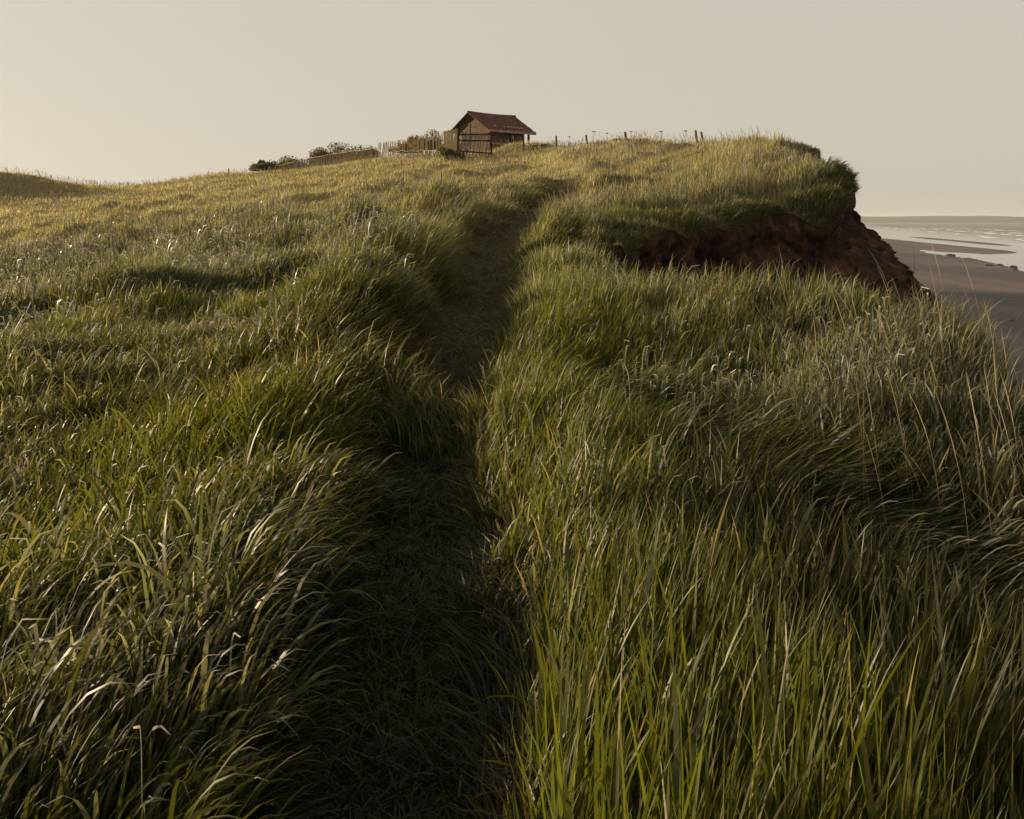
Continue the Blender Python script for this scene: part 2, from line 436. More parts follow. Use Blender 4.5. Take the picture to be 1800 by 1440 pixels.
def build_surf():
    """broken lines of low breakers along the bar"""
    V, Q, n = [], [], 0
    for k, q0 in enumerate((150, 172, 205, 118)):
        s = 250.0
        while s < 1500:
            L = rng.uniform(14, 70) * (1 if k else 1.5)
            m = 9
            ss = np.linspace(s, s + L, m)
            q = q0 + .02 * (ss - 400) + 6 * fbm(ss / 60, ss * 0 + k, 60 + k, 3)
            wd = np.sin(np.linspace(0, np.pi, m)) * rng.uniform(1.2, 4.2) + .05
            rows = []
            for f, h in ((-1, 0.0), (-.3, .28), (.3, .22), (1, 0.0)):
                qq = q + f * wd
                x = qq * .965 + ss * .261; y = -qq * .261 + ss * .965
                rows.append(np.stack([x, y, BEACH_Z + .01 + h * (wd / 2.6)], -1))
            V.append(np.stack(rows, 0).reshape(-1, 3)); Q.append(grid_quads(4, m) + n); n += 4 * m
            s += L + rng.uniform(1, 14) * (1 if k != 3 else 6)
    tag(mesh_obj("surf", np.vstack(V), np.vstack(Q), M_FOAM), "thin white lines of surf on the shallow sea", "surf", kind='stuff')
build_surf()

def build_far_shore():
    a = np.linspace(R(-4), R(62), 400)
    d0 = 5200
    h = 34 + 9 * fbm(a * 14, a * 0, 81, 4) - 10 * sstep(R(18), R(34), a)
    prof = [(0, 0), (60, .35), (260, .8), (520, 1.0), (1200, .9), (2500, .0)]
    P = []
    for dd, f in prof:
        r = d0 + dd + 90 * fbm(a * 20, a * 0 + dd, 83, 2)
        P.append(np.stack([r * np.sin(a), r * np.cos(a), BEACH_Z - .5 + f * (h + .5)], -1))
    tag(mesh_obj("far_shore", np.stack(P, 0), grid_quads(len(prof), len(a)), M_FAR), "low far coast across the water", "far shore", kind='structure')
build_far_shore()

# ------------------------------------------------------------------ grass
def make_blades(name, x, y, z, L, wd, lx, ly, th0, th1, yaw, tone, tip, nseg, mat, label, wprof=None, pw=1.5, cat='grass', gpow=3):
    """x,y,z root; (lx,ly) unit lean direction; th0/th1 angle from vertical at root/tip"""
    N = len(x); S = nseg + 1
    f = np.linspace(0, 1, S)
    th = th0[:, None] + (th1 - th0)[:, None] * ((f[None, :-1] + .5 / nseg) ** (pw[:, None] if np.ndim(pw) else pw))
    st = L[:, None] / nseg
    dx = np.concatenate([np.zeros((N, 1)), np.cumsum(st * np.sin(th), 1)], 1)
    dz = np.concatenate([np.zeros((N, 1)), np.cumsum(st * np.cos(th), 1)], 1)
    cx = x[:, None] + dx * lx[:, None]; cy = y[:, None] + dx * ly[:, None]; cz = z[:, None] + dz
    # width direction: across the lean, turned by yaw, twisting a little to the tip
    tw = yaw[:, None] * (0.6 + .6 * f[None])
    sx, sy = -ly[:, None], lx[:, None]
    wx = sx * np.cos(tw) + lx[:, None] * np.sin(tw); wy = sy * np.cos(tw) + ly[:, None] * np.sin(tw)
    if wprof is None: wprof = np.clip(np.interp(f, [0, .15, .5, .8, 1], [.55, .9, 1, .6, .06]), 0, 1)
    hw = wd[:, None] * wprof[None] * .5
    tha = np.concatenate([th, th[:, -1:]], 1)
    wz = -np.sin(tha) * np.sin(tw) * .6
    A = np.stack([cx - wx * hw, cy - wy * hw, cz - wz * hw], -1)
    B = np.stack([cx + wx * hw, cy + wy * hw, cz + wz * hw], -1)
    V = np.stack([A, B], 2).reshape(-1, 3)                          # N,S,2
    base = (np.arange(N) * S * 2)[:, None]
    k = np.arange(nseg)[None] * 2
    q = np.stack([base + k, base + k + 1, base + k + 3, base + k + 2], -1).reshape(-1, 4)
    g = (f ** gpow)[None, :, None]
    C = tone[:, None, :] * (1 - g) + tip[:, None, :] * g
    C = np.repeat(C[:, :, None, :], 2, 2).reshape(-1, 3)
    o = mesh_obj(name, V, q, mat, True, None, C)
    return tag(o, label, cat, kind='stuff')

GREEN = np.array([.060, .064, .016]); LUSH = np.array([.108, .120, .017]); GLAUC = np.array([.082, .088, .058])
STRAW = np.array([.225, .186, .122]); OLIVE = np.array([.088, .083, .050]); THATCH = np.array([.085, .066, .030])
RUST = np.array([.15, .085, .055]); PALE = np.array([.74, .71, .62])

def scatter(n, y0, y1, expo, margin_l=3.5, margin_r=2.0):
    """points over the visible wedge, thinning out with distance"""
    r = rng.random(n)
    if abs(expo) < 1e-6: y = y0 * (y1 / y0) ** r
    else: y = (y0 ** expo + r * (y1 ** expo - y0 ** expo)) ** (1 / expo)
    xl = -.535 * y - margin_l; xr = np.minimum(.52 * y + margin_r, edge_x(y))
    x = xl + rng.random(n) * (xr - xl)
    keep = rng.random(n) < (xr - xl) / (xr - xl).max() * 1.0
    return x, y

def rot(lx, ly, a):
    c, s = np.cos(a), np.sin(a)
    return lx * c - ly * s, lx * s + ly * c

def grass_field(x, y, dist_w, tuft=None):
    """returns everything that shapes the blades rooted at x,y"""
    N = len(x)
    e = edge_dist(x, y); pd = path_d(x, y); on = path_on(y)
    u = x / np.maximum(y, 1.5)
    left = sstep(.2, -.6, pd); right = 1 - left
    far = sstep(14, 34, y)
    tus = fbm(x / .85, y / .75, 101, 3); big = fbm(x / 3.4, y / 2.2, 102, 3); sil = fbm(x / 1.9 + 7, y / 1.5, 103, 3)
    right_near = right * sstep(9, 6, y)
    L = (.43 - .11 * sstep(4, 11, y) - .12 * right_near - .05 * left * sstep(9, 5, y) + .20 * tus + .13 * big) * rng.uniform(.5, 1.3, N)
    L *= (1 - .30 * far) * (1 - .25 * sstep(1.2, .2, e) * sstep(10, 13, y))
    L = np.maximum(L, .16)
    bank = on * np.exp(-(np.abs(pd) / 1.12) ** 3.5)                    # trodden strip
    lip = np.exp(-((y - 5.75 + .5 * x) / .38) ** 2)
    bank = bank * (1 - np.clip(lip * (1.1 + .8 * fbm(x / .3, y / .3, 141, 2)), 0, 1))
    L *= (1 - .78 * bank) * (1 + .35 * sstep(10, 14, y) * sstep(45, 30, y) * sstep(5, 2, e)) * (1 + .15 * lip * (np.abs(pd) < 1.1))
    L *= 1 - .12 * on * np.exp(-((pd - 1.3) / .7) ** 2) - .25 * sstep(12, 17, y) * sstep(2.5, .6, e)
    L = np.maximum(L, .06)
    # lean
    a = np.where(pd < 0, R(-22), R(35)) + 1.1 * fbm(x / 2.3, y / 2.3, 104, 3) + rng.normal(0, .90, N)
    lx, ly = np.cos(a), np.sin(a)
    if tuft is not None:
        ox, oy, hf = tuft
        lx = lx * .75 + ox; ly = ly * .75 + oy; L = L * hf
        nn = np.hypot(lx, ly) + 1e-6; lx, ly = lx / nn, ly / nn
    # flattened swath on the right
    ax, ay, bx, by = .55, 6.3, 2.0, 3.0
    tt = np.clip(((x - ax) * (bx - ax) + (y - ay) * (by - ay)) / ((bx - ax) ** 2 + (by - ay) ** 2), -.1, 1.1)
    sw = np.exp(-((x - ax - tt * (bx - ax)) ** 2 + (y - ay - tt * (by - ay)) ** 2) / .30 ** 2)
    droop = np.clip(.16 - .08 * sstep(6, 10, y) + .50 * left * sstep(11, 4.5, y) + .55 * sil * (1 - .45 * sstep(6, 12, y)), .02, 1)
    th0 = np.abs(rng.normal(.10, .10, N)) + .10 * left
    th1 = th0 + R(16) + R(125) * droop * rng.random(N) ** .7 + rng.normal(0, .12, N)
    pw = 1.3 + 3.2 * rng.random(N) * sstep(.2, .6, droop)
    th0 = th0 * (1 - sw) + sw * R(50) ; th1 = th1 * (1 - sw) + sw * (R(88) + rng.normal(0, .2, N))
    a2 = R(-42) + rng.normal(0, .25, N)
    lx = lx * (1 - sw) + np.cos(a2) * sw; ly = ly * (1 - sw) + np.sin(a2) * sw
    # trodden strip: short, combed flat
    th0 = th0 + bank * rng.uniform(.4, 1.3, N); th1 = th1 + bank * .6
    ab = rng.uniform(-np.pi, np.pi, N)
    lx = lx * (1 - bank) + np.cos(ab) * bank; ly = ly * (1 - bank) + np.sin(ab) * bank
    # grass along the banks hangs over the path
    hang = on * np.exp(-((np.abs(pd) - 1.5) / .6) ** 2) * (1 - bank)
    sgn = -np.sign(pd)
    lx = lx + (1.1 * left + .15) * hang * sgn; th1 = th1 + R(35) * hang * left
    # turf hanging over the cliff
    brink = np.exp(-(np.maximum(e, 0) / .28) ** 2)
    sl = np.interp(y, _gy, _gd); nx = 1 / np.sqrt(1 + sl ** 2); ny = -sl * nx
    lx = lx + 1.6 * brink * nx; ly = ly + 1.6 * brink * ny
    hb = brink * sstep(11, 15, y)
    th0 = th0 + hb * R(28); th1 = th1 + hb * R(60); L = L * (1 - hb * np.clip(.35 - .9 * fbm(x / .6, y / .6, 130, 3), -.25, .75))
    n_ = np.hypot(lx, ly) + 1e-6; lx /= n_; ly /= n_
    # tones
    r1 = rng.random(N); r2 = rng.random(N)
    lush = sstep(-.1, .5, fbm(x / 2.1 + 4, y / 1.7, 105, 3) + .75 * sstep(1.1, 0, np.abs(pd - 2.8) - .9) * sstep(14, 8, y))
    tone = GREEN * (1 - lush[:, None]) + LUSH * lush[:, None]
    gl = np.clip(.22 + .75 * sil + .35 * sw - .4 * lush + .22 * left * sstep(8, 4, y), 0, .88) * (1 - .55 * far)
    tone = np.where((r1 < gl)[:, None], GLAUC, tone)
    hill = sstep(14, 36, y + 11 * big)
    st = .05 + .42 * hill + .30 * np.exp(-(pd * 0 + (y - 9) ** 2 / 60)) * 0 + .10 * (e < .8)
    tone = np.where((r2 < st)[:, None], STRAW * 1.35, tone)
    ol = hill * .8
    tone = np.where(((r2 >= st) & (rng.random(N) < ol))[:, None], OLIVE * 2.0, tone)
    fold = (rng.random(N) < np.clip(.06 + .26 * sil + .05 * left + .16 * left * sstep(9, 14, y) * sstep(34, 24, y) + .15 * right * sstep(1.6, .8, e), .01, .5) * (1 - .5 * far)) & (bank < .3)
    tone = np.where(fold[:, None], GLAUC * 1.2, tone)
    th1 = np.where(fold, R(100) + rng.normal(0, .35, N), th1); pw = np.where(fold, rng.uniform(3.5, 7, N), pw)
    tone = tone * (1 - .28 * right * sstep(3.5, 6, pd) * sstep(6.5, 4, y))[:, None]  # shade painted into the tone: grass darker at the near right
    tone = np.where((rng.random(N) < bank * .75)[:, None], THATCH, tone)
    tone = np.where((rng.random(N) < hb * .55)[:, None], RUST, tone)
    tone = tone * rng.uniform(.7, 1.3, (N, 1)) * (1 + .06 * rng.normal(size=(N, 3)))
    tone = np.clip(tone * .84 * (.90 + .62 * sstep(3.5, 14, y))[:, None], .006, .6)  # blades lighten with distance: the haze lift is painted into the tone
    tip = tone * .75 + STRAW * .25 * rng.random((N, 1)) ** 2 + tone * .25
    tip = np.where(fold[:, None], np.array([.36, .345, .285]) * rng.uniform(.55, 1.1, (N, 1)), tip)  # folded tips whitened, their sky glint put into the colour
    L = np.where(fold, L * 1.05, L)
    z = ground(x, y) - .015
    yaw = rng.normal(0, .75, N)
    wd = dist_w * np.where(fold, 1.25, 1.0) * np.clip(np.exp(rng.normal(-.05, .34, N)), .4, 1.6) * (1 + .45 * left * sstep(10, 5, y)) * (1 - .45 * bank)
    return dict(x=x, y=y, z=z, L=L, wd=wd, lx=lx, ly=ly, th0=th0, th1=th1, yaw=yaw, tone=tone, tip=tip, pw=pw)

def sow(name, n, y0, y1, expo, nseg, w0, w1, label, ml, mr, clump=0):
    x, y = scatter(n, y0, y1, expo, ml, mr)
    e = edge_dist(x, y)
    D = _Df(np.clip(x / np.maximum(y, 2.5), -.9, .45))
    ok = (e > .0) & (y < D + 12)
    pd = path_d(x, y)
    x, y = x[ok], y[ok]; tuft = None
    if clump > 0:
        k = clump; nt = len(x) // k
        j = rng.integers(0, nt, len(x)); loose = rng.random(len(x)) < .30
        rr = np.exp(rng.normal(0, .35, nt))[j] * (.045 + .0045 * y[:nt][j])
        gx, gy = rng.normal(0, 1, len(x)), rng.normal(0, 1, len(x))
        x = np.where(loose, x, x[:nt][j] + gx * rr); y = np.where(loose, y, y[:nt][j] + gy * rr)
        hf = np.where(loose, .68, np.exp(rng.normal(-.30, .20, nt))[j])
        tuft = (np.where(loose, 0, gx * .45), np.where(loose, 0, gy * .45), hf)
        ok = (edge_dist(x, y) > 0) & (y > .7)
        x, y = x[ok], y[ok]; tuft = tuple(t[ok] for t in tuft)
    dw = w0 + (w1 - w0) * (y - y0) / (y1 - y0)
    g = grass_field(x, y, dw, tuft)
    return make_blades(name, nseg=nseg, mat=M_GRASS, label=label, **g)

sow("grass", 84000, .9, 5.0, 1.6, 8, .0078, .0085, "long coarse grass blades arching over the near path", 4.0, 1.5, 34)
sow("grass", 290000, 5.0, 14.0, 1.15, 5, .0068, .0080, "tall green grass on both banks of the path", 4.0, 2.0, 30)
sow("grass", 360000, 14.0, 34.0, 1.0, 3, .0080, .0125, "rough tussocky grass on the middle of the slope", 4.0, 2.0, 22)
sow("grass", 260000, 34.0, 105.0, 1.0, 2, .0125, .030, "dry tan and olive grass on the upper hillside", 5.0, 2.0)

def flags(n, y0, y1, w0, w1, lift=1.0, side=0):
    """leaf tops bent over by the wind, white glint painted into their tips"""
    x, y = scatter(n, y0, y1, .9, 2.5, 1.5)
    pd = path_d(x, y); sil = fbm(x / 1.9 + 7, y / 1.5, 103, 3); cl = fbm(x / .45, y / .4, 160, 2)
    want = np.where(pd < 0, .30 + 1.0 * sil + .5 * cl, -.06 + .9 * sil + .5 * cl + .25 * np.exp(-((x - 1.0) / .7) ** 2 - ((y - 5.6) / 1.3) ** 2))
    if side: want = np.where(pd < -2, .10 + 1.3 * fbm(x / 3.1, y / 2.0, 170, 3) + .4 * cl, 0)
    want = want * (.45 + .55 * sstep(3.5, 6, y))
    k = (rng.random(len(x)) < want) & (np.abs(pd) > 1.5) & (edge_dist(x, y) > .1)
    x, y, pd = x[k], y[k], pd[k]; N = len(x)
    a = np.where(pd < 0, R(-65), R(-80)) + rng.normal(0, .8, N)
    g = grass_field(x, y, .01)
    L = np.clip(g['L'] * lift * (.80 + .12 * sstep(4, 6, y)), .18, .5) * rng.uniform(.85, 1.3, N)
    tone = GLAUC * rng.uniform(.7, 1.2, (N, 1)); tip = PALE * rng.uniform(.6, 1.1, (N, 1))
    w = (w0 + (w1 - w0) * (y - y0) / (y1 - y0)) * rng.uniform(.6, 1.3, N)
    make_blades("bent_grass", x, y, g['z'], L, w, np.cos(a), np.sin(a), np.abs(rng.normal(.08, .1, N)), rng.uniform(2.0, 3.1, N), rng.normal(0, .5, N), tone, tip, 8,
                M_BENT, "wind bent leaf tops with painted white glints", wprof=np.array([.4, .5, .6, .75, .9, 1.0, 1.0, .95, .5]), pw=np.where(y < 6, rng.uniform(9, 16, N), rng.uniform(6, 11, N)), gpow=7)
flags(46000, 1.8, 32, .0085, .0150)
flags(90000, 8.5, 30, .0120, .0210, 1.16, 1)

def brink(n, y0, y1, inland, w0, w1, label):
    """ragged sod: grass and dead thatch hanging over the cliff top"""
    y = y0 + (y1 - y0) * rng.random(n) ** 1.2
    sl = np.interp(y, _gy, _gd); nx = 1 / np.sqrt(1 + sl ** 2); ny = -sl * nx
    d = inland * rng.random(n) ** 1.3 + .012
    x = edge_x(y) - nx * d; y = y - ny * d
    k = edge_dist(x, y) > .005
    x, y, nx, ny, d = x[k], y[k], nx[k], ny[k], d[k]; N = len(x)
    a = rng.normal(0, .75, N); lx, ly = rot(nx, ny, a)
    rag = fbm(x / .7, y / .7, 150, 3)
    dead = rng.random(N) < np.clip(.42 + .9 * fbm(x / 1.3, y / 1.3, 151, 2) - d * .7, .05, .9)
    L = np.clip(.20 + .24 * rag, .08, .45) * rng.uniform(.5, 1.3, N)
    tone = np.where(dead[:, None], RUST * .75, np.where((rng.random(N) < .35)[:, None], GLAUC * .9, GREEN)) * rng.uniform(.6, 1.35, (N, 1))
    hi = (rng.random(N) < sstep(22, 27, y) * .8)
    tone = np.where(hi[:, None], np.where((rng.random(N) < .5)[:, None], STRAW, OLIVE * 1.5) * rng.uniform(.7, 1.2, (N, 1)), tone); L = L * (1 - .35 * sstep(22, 27, y))
    th0 = np.where(dead, R(60), R(18)) + rng.normal(0, .25, N); th1 = np.where(dead, R(140), R(75)) + rng.normal(0, .4, N)
    make_blades("edge_grass", x, y, ground(x, y) - .01, L, (w0 + (w1 - w0) * np.clip((y - y0) / (y1 - y0), 0, 1)) * rng.uniform(.6, 1.3, N), lx, ly, th0, th1,
                rng.normal(0, .8, N), tone, tone * 1.15, 5, M_GRASS, label, pw=1.2)
brink(30000, 9.5, 42, .85, .010, .022, "ragged turf and dead thatch hanging over the cliff top")

def thatch(n, y0, y1, w0, w1):
    """matted short grass trodden flat along the path"""
    r = rng.random(n); y = y0 * (y1 / y0) ** r
    pd = rng.uniform(-1.6, 1.6, n); x = _pf(y) + pd * _pw(y)
    k = rng.random(n) < path_on(y)
    x, y, pd = x[k], y[k], pd[k]; N = len(x)
    a = rng.normal(R(70), 1.1, N); r1 = rng.random((N, 1))
    patch = fbm(x / .5, y / .6, 120, 3)[:, None] * .6 + r1
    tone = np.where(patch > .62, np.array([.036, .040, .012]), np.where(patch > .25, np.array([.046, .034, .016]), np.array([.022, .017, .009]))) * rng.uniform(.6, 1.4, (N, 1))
    tone = tone * (.62 + 1.28 * sstep(5, 9, y))[:, None]  # near stretch darkened: shade on the path painted into the thatch
    L = rng.uniform(.07, .20, N) * (.8 + .5 * (np.abs(pd) > 1)) * (1 + .5 * fbm(x / .35, y / .4, 121, 2))
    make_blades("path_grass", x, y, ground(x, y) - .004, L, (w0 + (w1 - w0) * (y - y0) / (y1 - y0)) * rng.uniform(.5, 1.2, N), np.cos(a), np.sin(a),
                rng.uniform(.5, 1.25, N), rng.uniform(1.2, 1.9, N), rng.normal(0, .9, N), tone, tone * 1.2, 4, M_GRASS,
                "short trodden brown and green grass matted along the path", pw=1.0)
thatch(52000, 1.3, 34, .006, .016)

def crossing_tuft(n):
    """clump of uncut grass that spills right across the path"""
    cx = rng.uniform(-.95, -.08, 26); cy = 5.75 - .5 * (cx + .45) + rng.normal(0, .14, 26)
    j = rng.integers(0, 26, n)
    x = cx[j] + rng.normal(0, .06, n); y = cy[j] + rng.normal(0, .06, n)
    a = rng.normal(R(150), 1.0, n); L = rng.uniform(.11, .27, n) * np.exp(rng.normal(0, .2, 26))[j]
    r = rng.random((n, 1))
    tone = np.where(r < .3, LUSH * .7, np.where(r < .85, GREEN, STRAW * .8)) * rng.uniform(.7, 1.2, (n, 1))
    make_blades("tuft_grass", x, y, ground(x, y) - .01, L, .0075 * rng.uniform(.5, 1.4, n), np.cos(a), np.sin(a), np.abs(rng.normal(.15, .12, n)),
                rng.uniform(.5, 1.9, n), rng.normal(0, .8, n), tone, tone * .8 + .2 * PALE * rng.random((n, 1)) ** 3, 6, M_GRASS,
                "uncut grass tuft spilling across the middle of the path", pw=rng.uniform(1.3, 4, n))
crossing_tuft(1500)

def seed_stalks(n, y0, y1, w0, w1, near):
    x, y = scatter(n, y0, y1, 1.0, 3, 2)
    e = edge_dist(x, y)
    if near: ok = (e > .02) & (e < 1.3) & (x > 0)
    else: ok = (e > 1.2) & (np.abs(path_d(x, y)) > 1.3)
    x, y, e = x[ok], y[ok], e[ok]; N = len(x)
    a = rng.normal(R(170 if near else 200), .7, N)
    L = rng.uniform(.55, .85, N) if near else rng.uniform(.35, .6, N)
    tone = np.clip((STRAW * (1.15 if near else .9)) * rng.uniform(.6, 1.2, (N, 1)), .01, .6)
    f = np.linspace(0, 1, 8)
    make_blades("seed_stalks", x, y, ground(x, y), L, (w0 + (w1 - w0) * (y - y0) / (y1 - y0)) * rng.uniform(.7, 1.2, N), np.cos(a), np.sin(a),
                np.abs(rng.normal(.08, .06, N)), np.abs(rng.normal(.42, .2, N)), rng.normal(0, .8, N), tone, tone, 7, M_DRY,
                "thin pale seed stalks rising over the cliff edge turf" if near else "dry seed stalks scattered over the upper slope",
                wprof=np.array([.22, .2, .2, .2, .25, .85, 1.0, .15]))
seed_stalks(420, 3.6, 6.8, .0040, .0055, True)
seed_stalks(26000, 16, 80, .008, .030, False)

# ------------------------------------------------------------------ things on the hill
def at(px, py, d):
    """a point seen at this pixel of the photograph, d metres ahead"""
    return np.array([(px - 900) / 1766 * d, d, (388 - py) / 1766 * d])
def gz(x, y): return float(ground(np.array([x]), np.array([y]))[0])

def build_hut():
    ang = math.atan2(.68, .73)                                   # ridge direction in plan
    c0 = np.array([-2.72, 68.0]); base = 4.15
    root = empty("wooden_hut", (c0[0], c0[1], base), ang)
    tag(root, "weathered brown timber hut with rusty shingle roof on the hilltop", "hut")
    W, L, H, RZ = 3.6, 3.6, 2.02, 3.10                            # x runs along the ridge, -y is the side towards the sea
    WL = 3.05                                                    # walls stop short of the roof: open porch
    sl = (RZ - H) / (W / 2)
    # gable wall of horizontal boards
    for nm, x, wn in (("gable_wall", 0.0, 26), ("end_wall", WL, 26)):
        m = MB(); bh = (RZ - .02) / wn
        for i in range(wn):
            z0 = i * bh; zm = z0 + bh / 2
            half = W / 2 if zm < H else max((RZ - zm) / sl, .05)
            m.box((x + rng.uniform(-.006, .006), 0, zm), (.035, 2 * half - .02, bh * rng.uniform(.72, .95)))
        m.box((x + (.03 if x == 0 else -.03), 0, H / 2), (.02, W - .1, H))
        m.build(nm, M_BOARD, root)
    for nm, y, mt in (("side_wall", -W / 2, M_BOARD_RED), ("back_wall", W / 2, M_BOARD)):
        m = MB(); wn = 15; bh = H / wn
        for i in range(wn):
            m.box((WL / 2, y + rng.uniform(-.006, .006), (i + .5) * bh), (WL - .05, .035, bh * rng.uniform(.86, .97)))
        m.box((WL / 2, y - np.sign(y) * .03, H / 2), (WL - .1, .02, H - .02))
        m.build(nm, mt, root)
    # details of the gable
    m = MB(); m.box((-.035, .22, 2.36), (.03, .13, 1.52)); m.build("corner_board", M_BOARD, root)
    m = MB(); m.box((-.04, -.35, 1.56), (.04, 2.6, .10)); m.build("tie_beam", M_DARKWOOD, root)
    d = MB(); d.box((-.03, .55, .78), (.03, .85, 1.5)); door = d.build("door", M_DARKWOOD, root)
    k = MB(); k.box((-.06, .25, .8), (.03, .04, .12)); k.build("handle", M_WIRE, door)
    for s in (-1, 1):
        m = MB(); m.bar((-.30, s * (W / 2 + .34), H - .34 * sl + .02), (-.30, s * .02, RZ + .05), .035, .15, up=(1, 0, 0)); m.build("barge_board", M_BOARD, root)
    # sea side: window band, rail, sill
    fr = MB()
    for z in (1.12, 1.72): fr.box((1.75, -W / 2 - .035, z), (1.3, .05, .06))
    for x in (1.13, 1.55, 1.95, 2.37): fr.box((x, -W / 2 - .035, 1.42), (.06, .045, .54))
    win = fr.build("window", M_BOARD_RED, root)
    p = MB(); p.box((1.75, -W / 2 - .024, 1.42), (1.2, .012, .52)); p.build("pane", M_GLASS, win)
    m = MB(); m.box((1.55, -W / 2 - .05, 1.0), (3.1, .06, .12)); m.build("rail_board", M_BOARD_TORN, root)
    m = MB(); m.box((3.35, -W / 2 + .25, 1.0), (.10, .10, 2.0)); m.build("porch_post", M_BOARD_RED, root)
    m = MB(); m.box((3.62, -W / 2 + .02, .98), (.12, .12, 1.96)); m.build("porch_post", M_BOARD_RED, root)
    m = MB(); m.box((3.62, W / 2 - .1, .98), (.12, .12, 1.96)); m.build("porch_post", M_BOARD_RED, root)
    # roof: courses of uneven shingles over a deck
    rf = None
    LO, RO = -.30, L + .40
    m = MB()
    for s in (-1, 1):
        nrm = np.array([0, s * sl, 1.0]); nrm /= np.linalg.norm(nrm)
        dn = np.array([0, s, -sl]); dn /= np.linalg.norm(dn)
        ln = (W / 2 + .30) * math.sqrt(1 + sl * sl)
        top = np.array([0, 0, RZ + .03])
        mid = top + dn * ln / 2
        m.box(mid + np.array([(LO + RO) / 2, 0, 0]), (RO - LO, ln - .02, .03), np.array([[1, 0, 0], dn, nrm]))
        nc = 13
        for c in range(nc):
            x = LO
            while x < RO - .05:
                wd = min(rng.uniform(.16, .34), RO - x)
                lost = .42 if c == nc - 2 else (.06 if c < nc - 2 else .25)
                if not (s < 0 and rng.random() < lost and x > .8):
                    tl = rng.normal(.10, .035); n2 = nrm * math.cos(tl) + dn * 0
                    dd = dn * math.cos(tl) + nrm * math.sin(tl); nn = nrm * math.cos(tl) - dn * math.sin(tl)
                    cc = top + dn * ((c + .5) * ln / nc + rng.normal(0, .012)) + nrm * .045 + np.array([x + wd / 2, 0, 0])
                    m.box(cc, (wd - .012, ln / nc * 1.18, .022), np.array([[1, 0, 0], dd, nn]))
                x += wd
    rf = m.build("roof", M_TILE, root)
    m = MB()
    pts = np.array([(x, 0, RZ + .10 - .05 * math.sin(math.pi * (x - LO) / (RO - LO))) for x in np.linspace(LO - .05, RO + .05, 9)])
    m.tube(pts, .07, 8); m.build("ridge_cap", M_TILE, rf)
    m = MB(); m.box(((LO + RO) / 2, -W / 2 - .335, H - .30 * sl - .02), (RO - LO, .03, .17)); m.build("fascia_board", M_BOARD_TORN, rf)
    # torn, paler pieces left at the eave
    m = MB(); nrm = np.array([0, -sl, 1.0]); nrm /= np.linalg.norm(nrm); dn = np.array([0, -1, -sl]); dn /= np.linalg.norm(dn)
    for x in (1.35, 1.75, 2.0, 2.3, 2.62, 3.0, .55):
        m = MB(); m.box(np.array([x, 0, RZ + .03]) + dn * (1.98 + rng.uniform(-.06, .06)) + nrm * .09, (rng.uniform(.12, .26), .20, .02),
              np.array([[1, rng.uniform(-.2, .2), 0], dn, nrm]))
        t = m.build("torn_strip", M_BOARD_TORN, rf); t['label'] = "pale torn strip above the eave"
build_hut()

def build_lattice():
    a, b = at(804, 268, 59.0), at(864, 268, 60.2)
    a[2] = gz(a[0], a[1]); b[2] = gz(b[0], b[1])
    root = empty("lattice_panel", tuple(a), math.atan2(b[1] - a[1], b[0] - a[0]))
    tag(root, "dark slatted gate panel with slanting slats in front of the hut", "gate")
    Lg = np.hypot(b[0] - a[0], b[1] - a[1]); H = 1.78
    m = MB(); m.tube([(0, 0, -.3), (.01, 0, .7), (.03, 0, H + .12)], [.10, .09, .08], 8); m.build("post", M_DARKWOOD, root)
    m = MB(); m.tube([(Lg, 0, -.3), (Lg - .02, 0, .6), (Lg - .05, 0, H)], [.08, .07, .06], 8); m.build("post", M_DARKWOOD, root)
    for z, t in ((.30, .0), (.62, .02), (1.28, -.02), (1.64, -.05)):
        m = MB(); m.bar((.05, .04, z + t), (Lg - .06, .04, z - t * 2), .05, .13 if z < .5 else .085); m.build("rail", M_DARKWOOD, root)
    n = 10
    for i in range(n):
        x = .14 + i * (Lg - .42) / (n - 1); top = H * rng.uniform(.93, 1.03) - (.12 if i in (2, 5) else 0)
        m = MB(); m.bar((x - .02, 0, .02), (x + .26 + rng.normal(0, .03), 0, top), .028, .06 + .03 * (i < 3), up=(0, 1, 0)); m.build("slat", M_DARKWOOD, root)
    m = MB(); m.bar((.22, -.03, 1.1), (.24, -.03, 1.6), .03, .07, up=(0, 1, 0)); p = m.build("slat", M_BOARD_PALE, root); p['label'] = "pale replacement slat"
build_lattice()

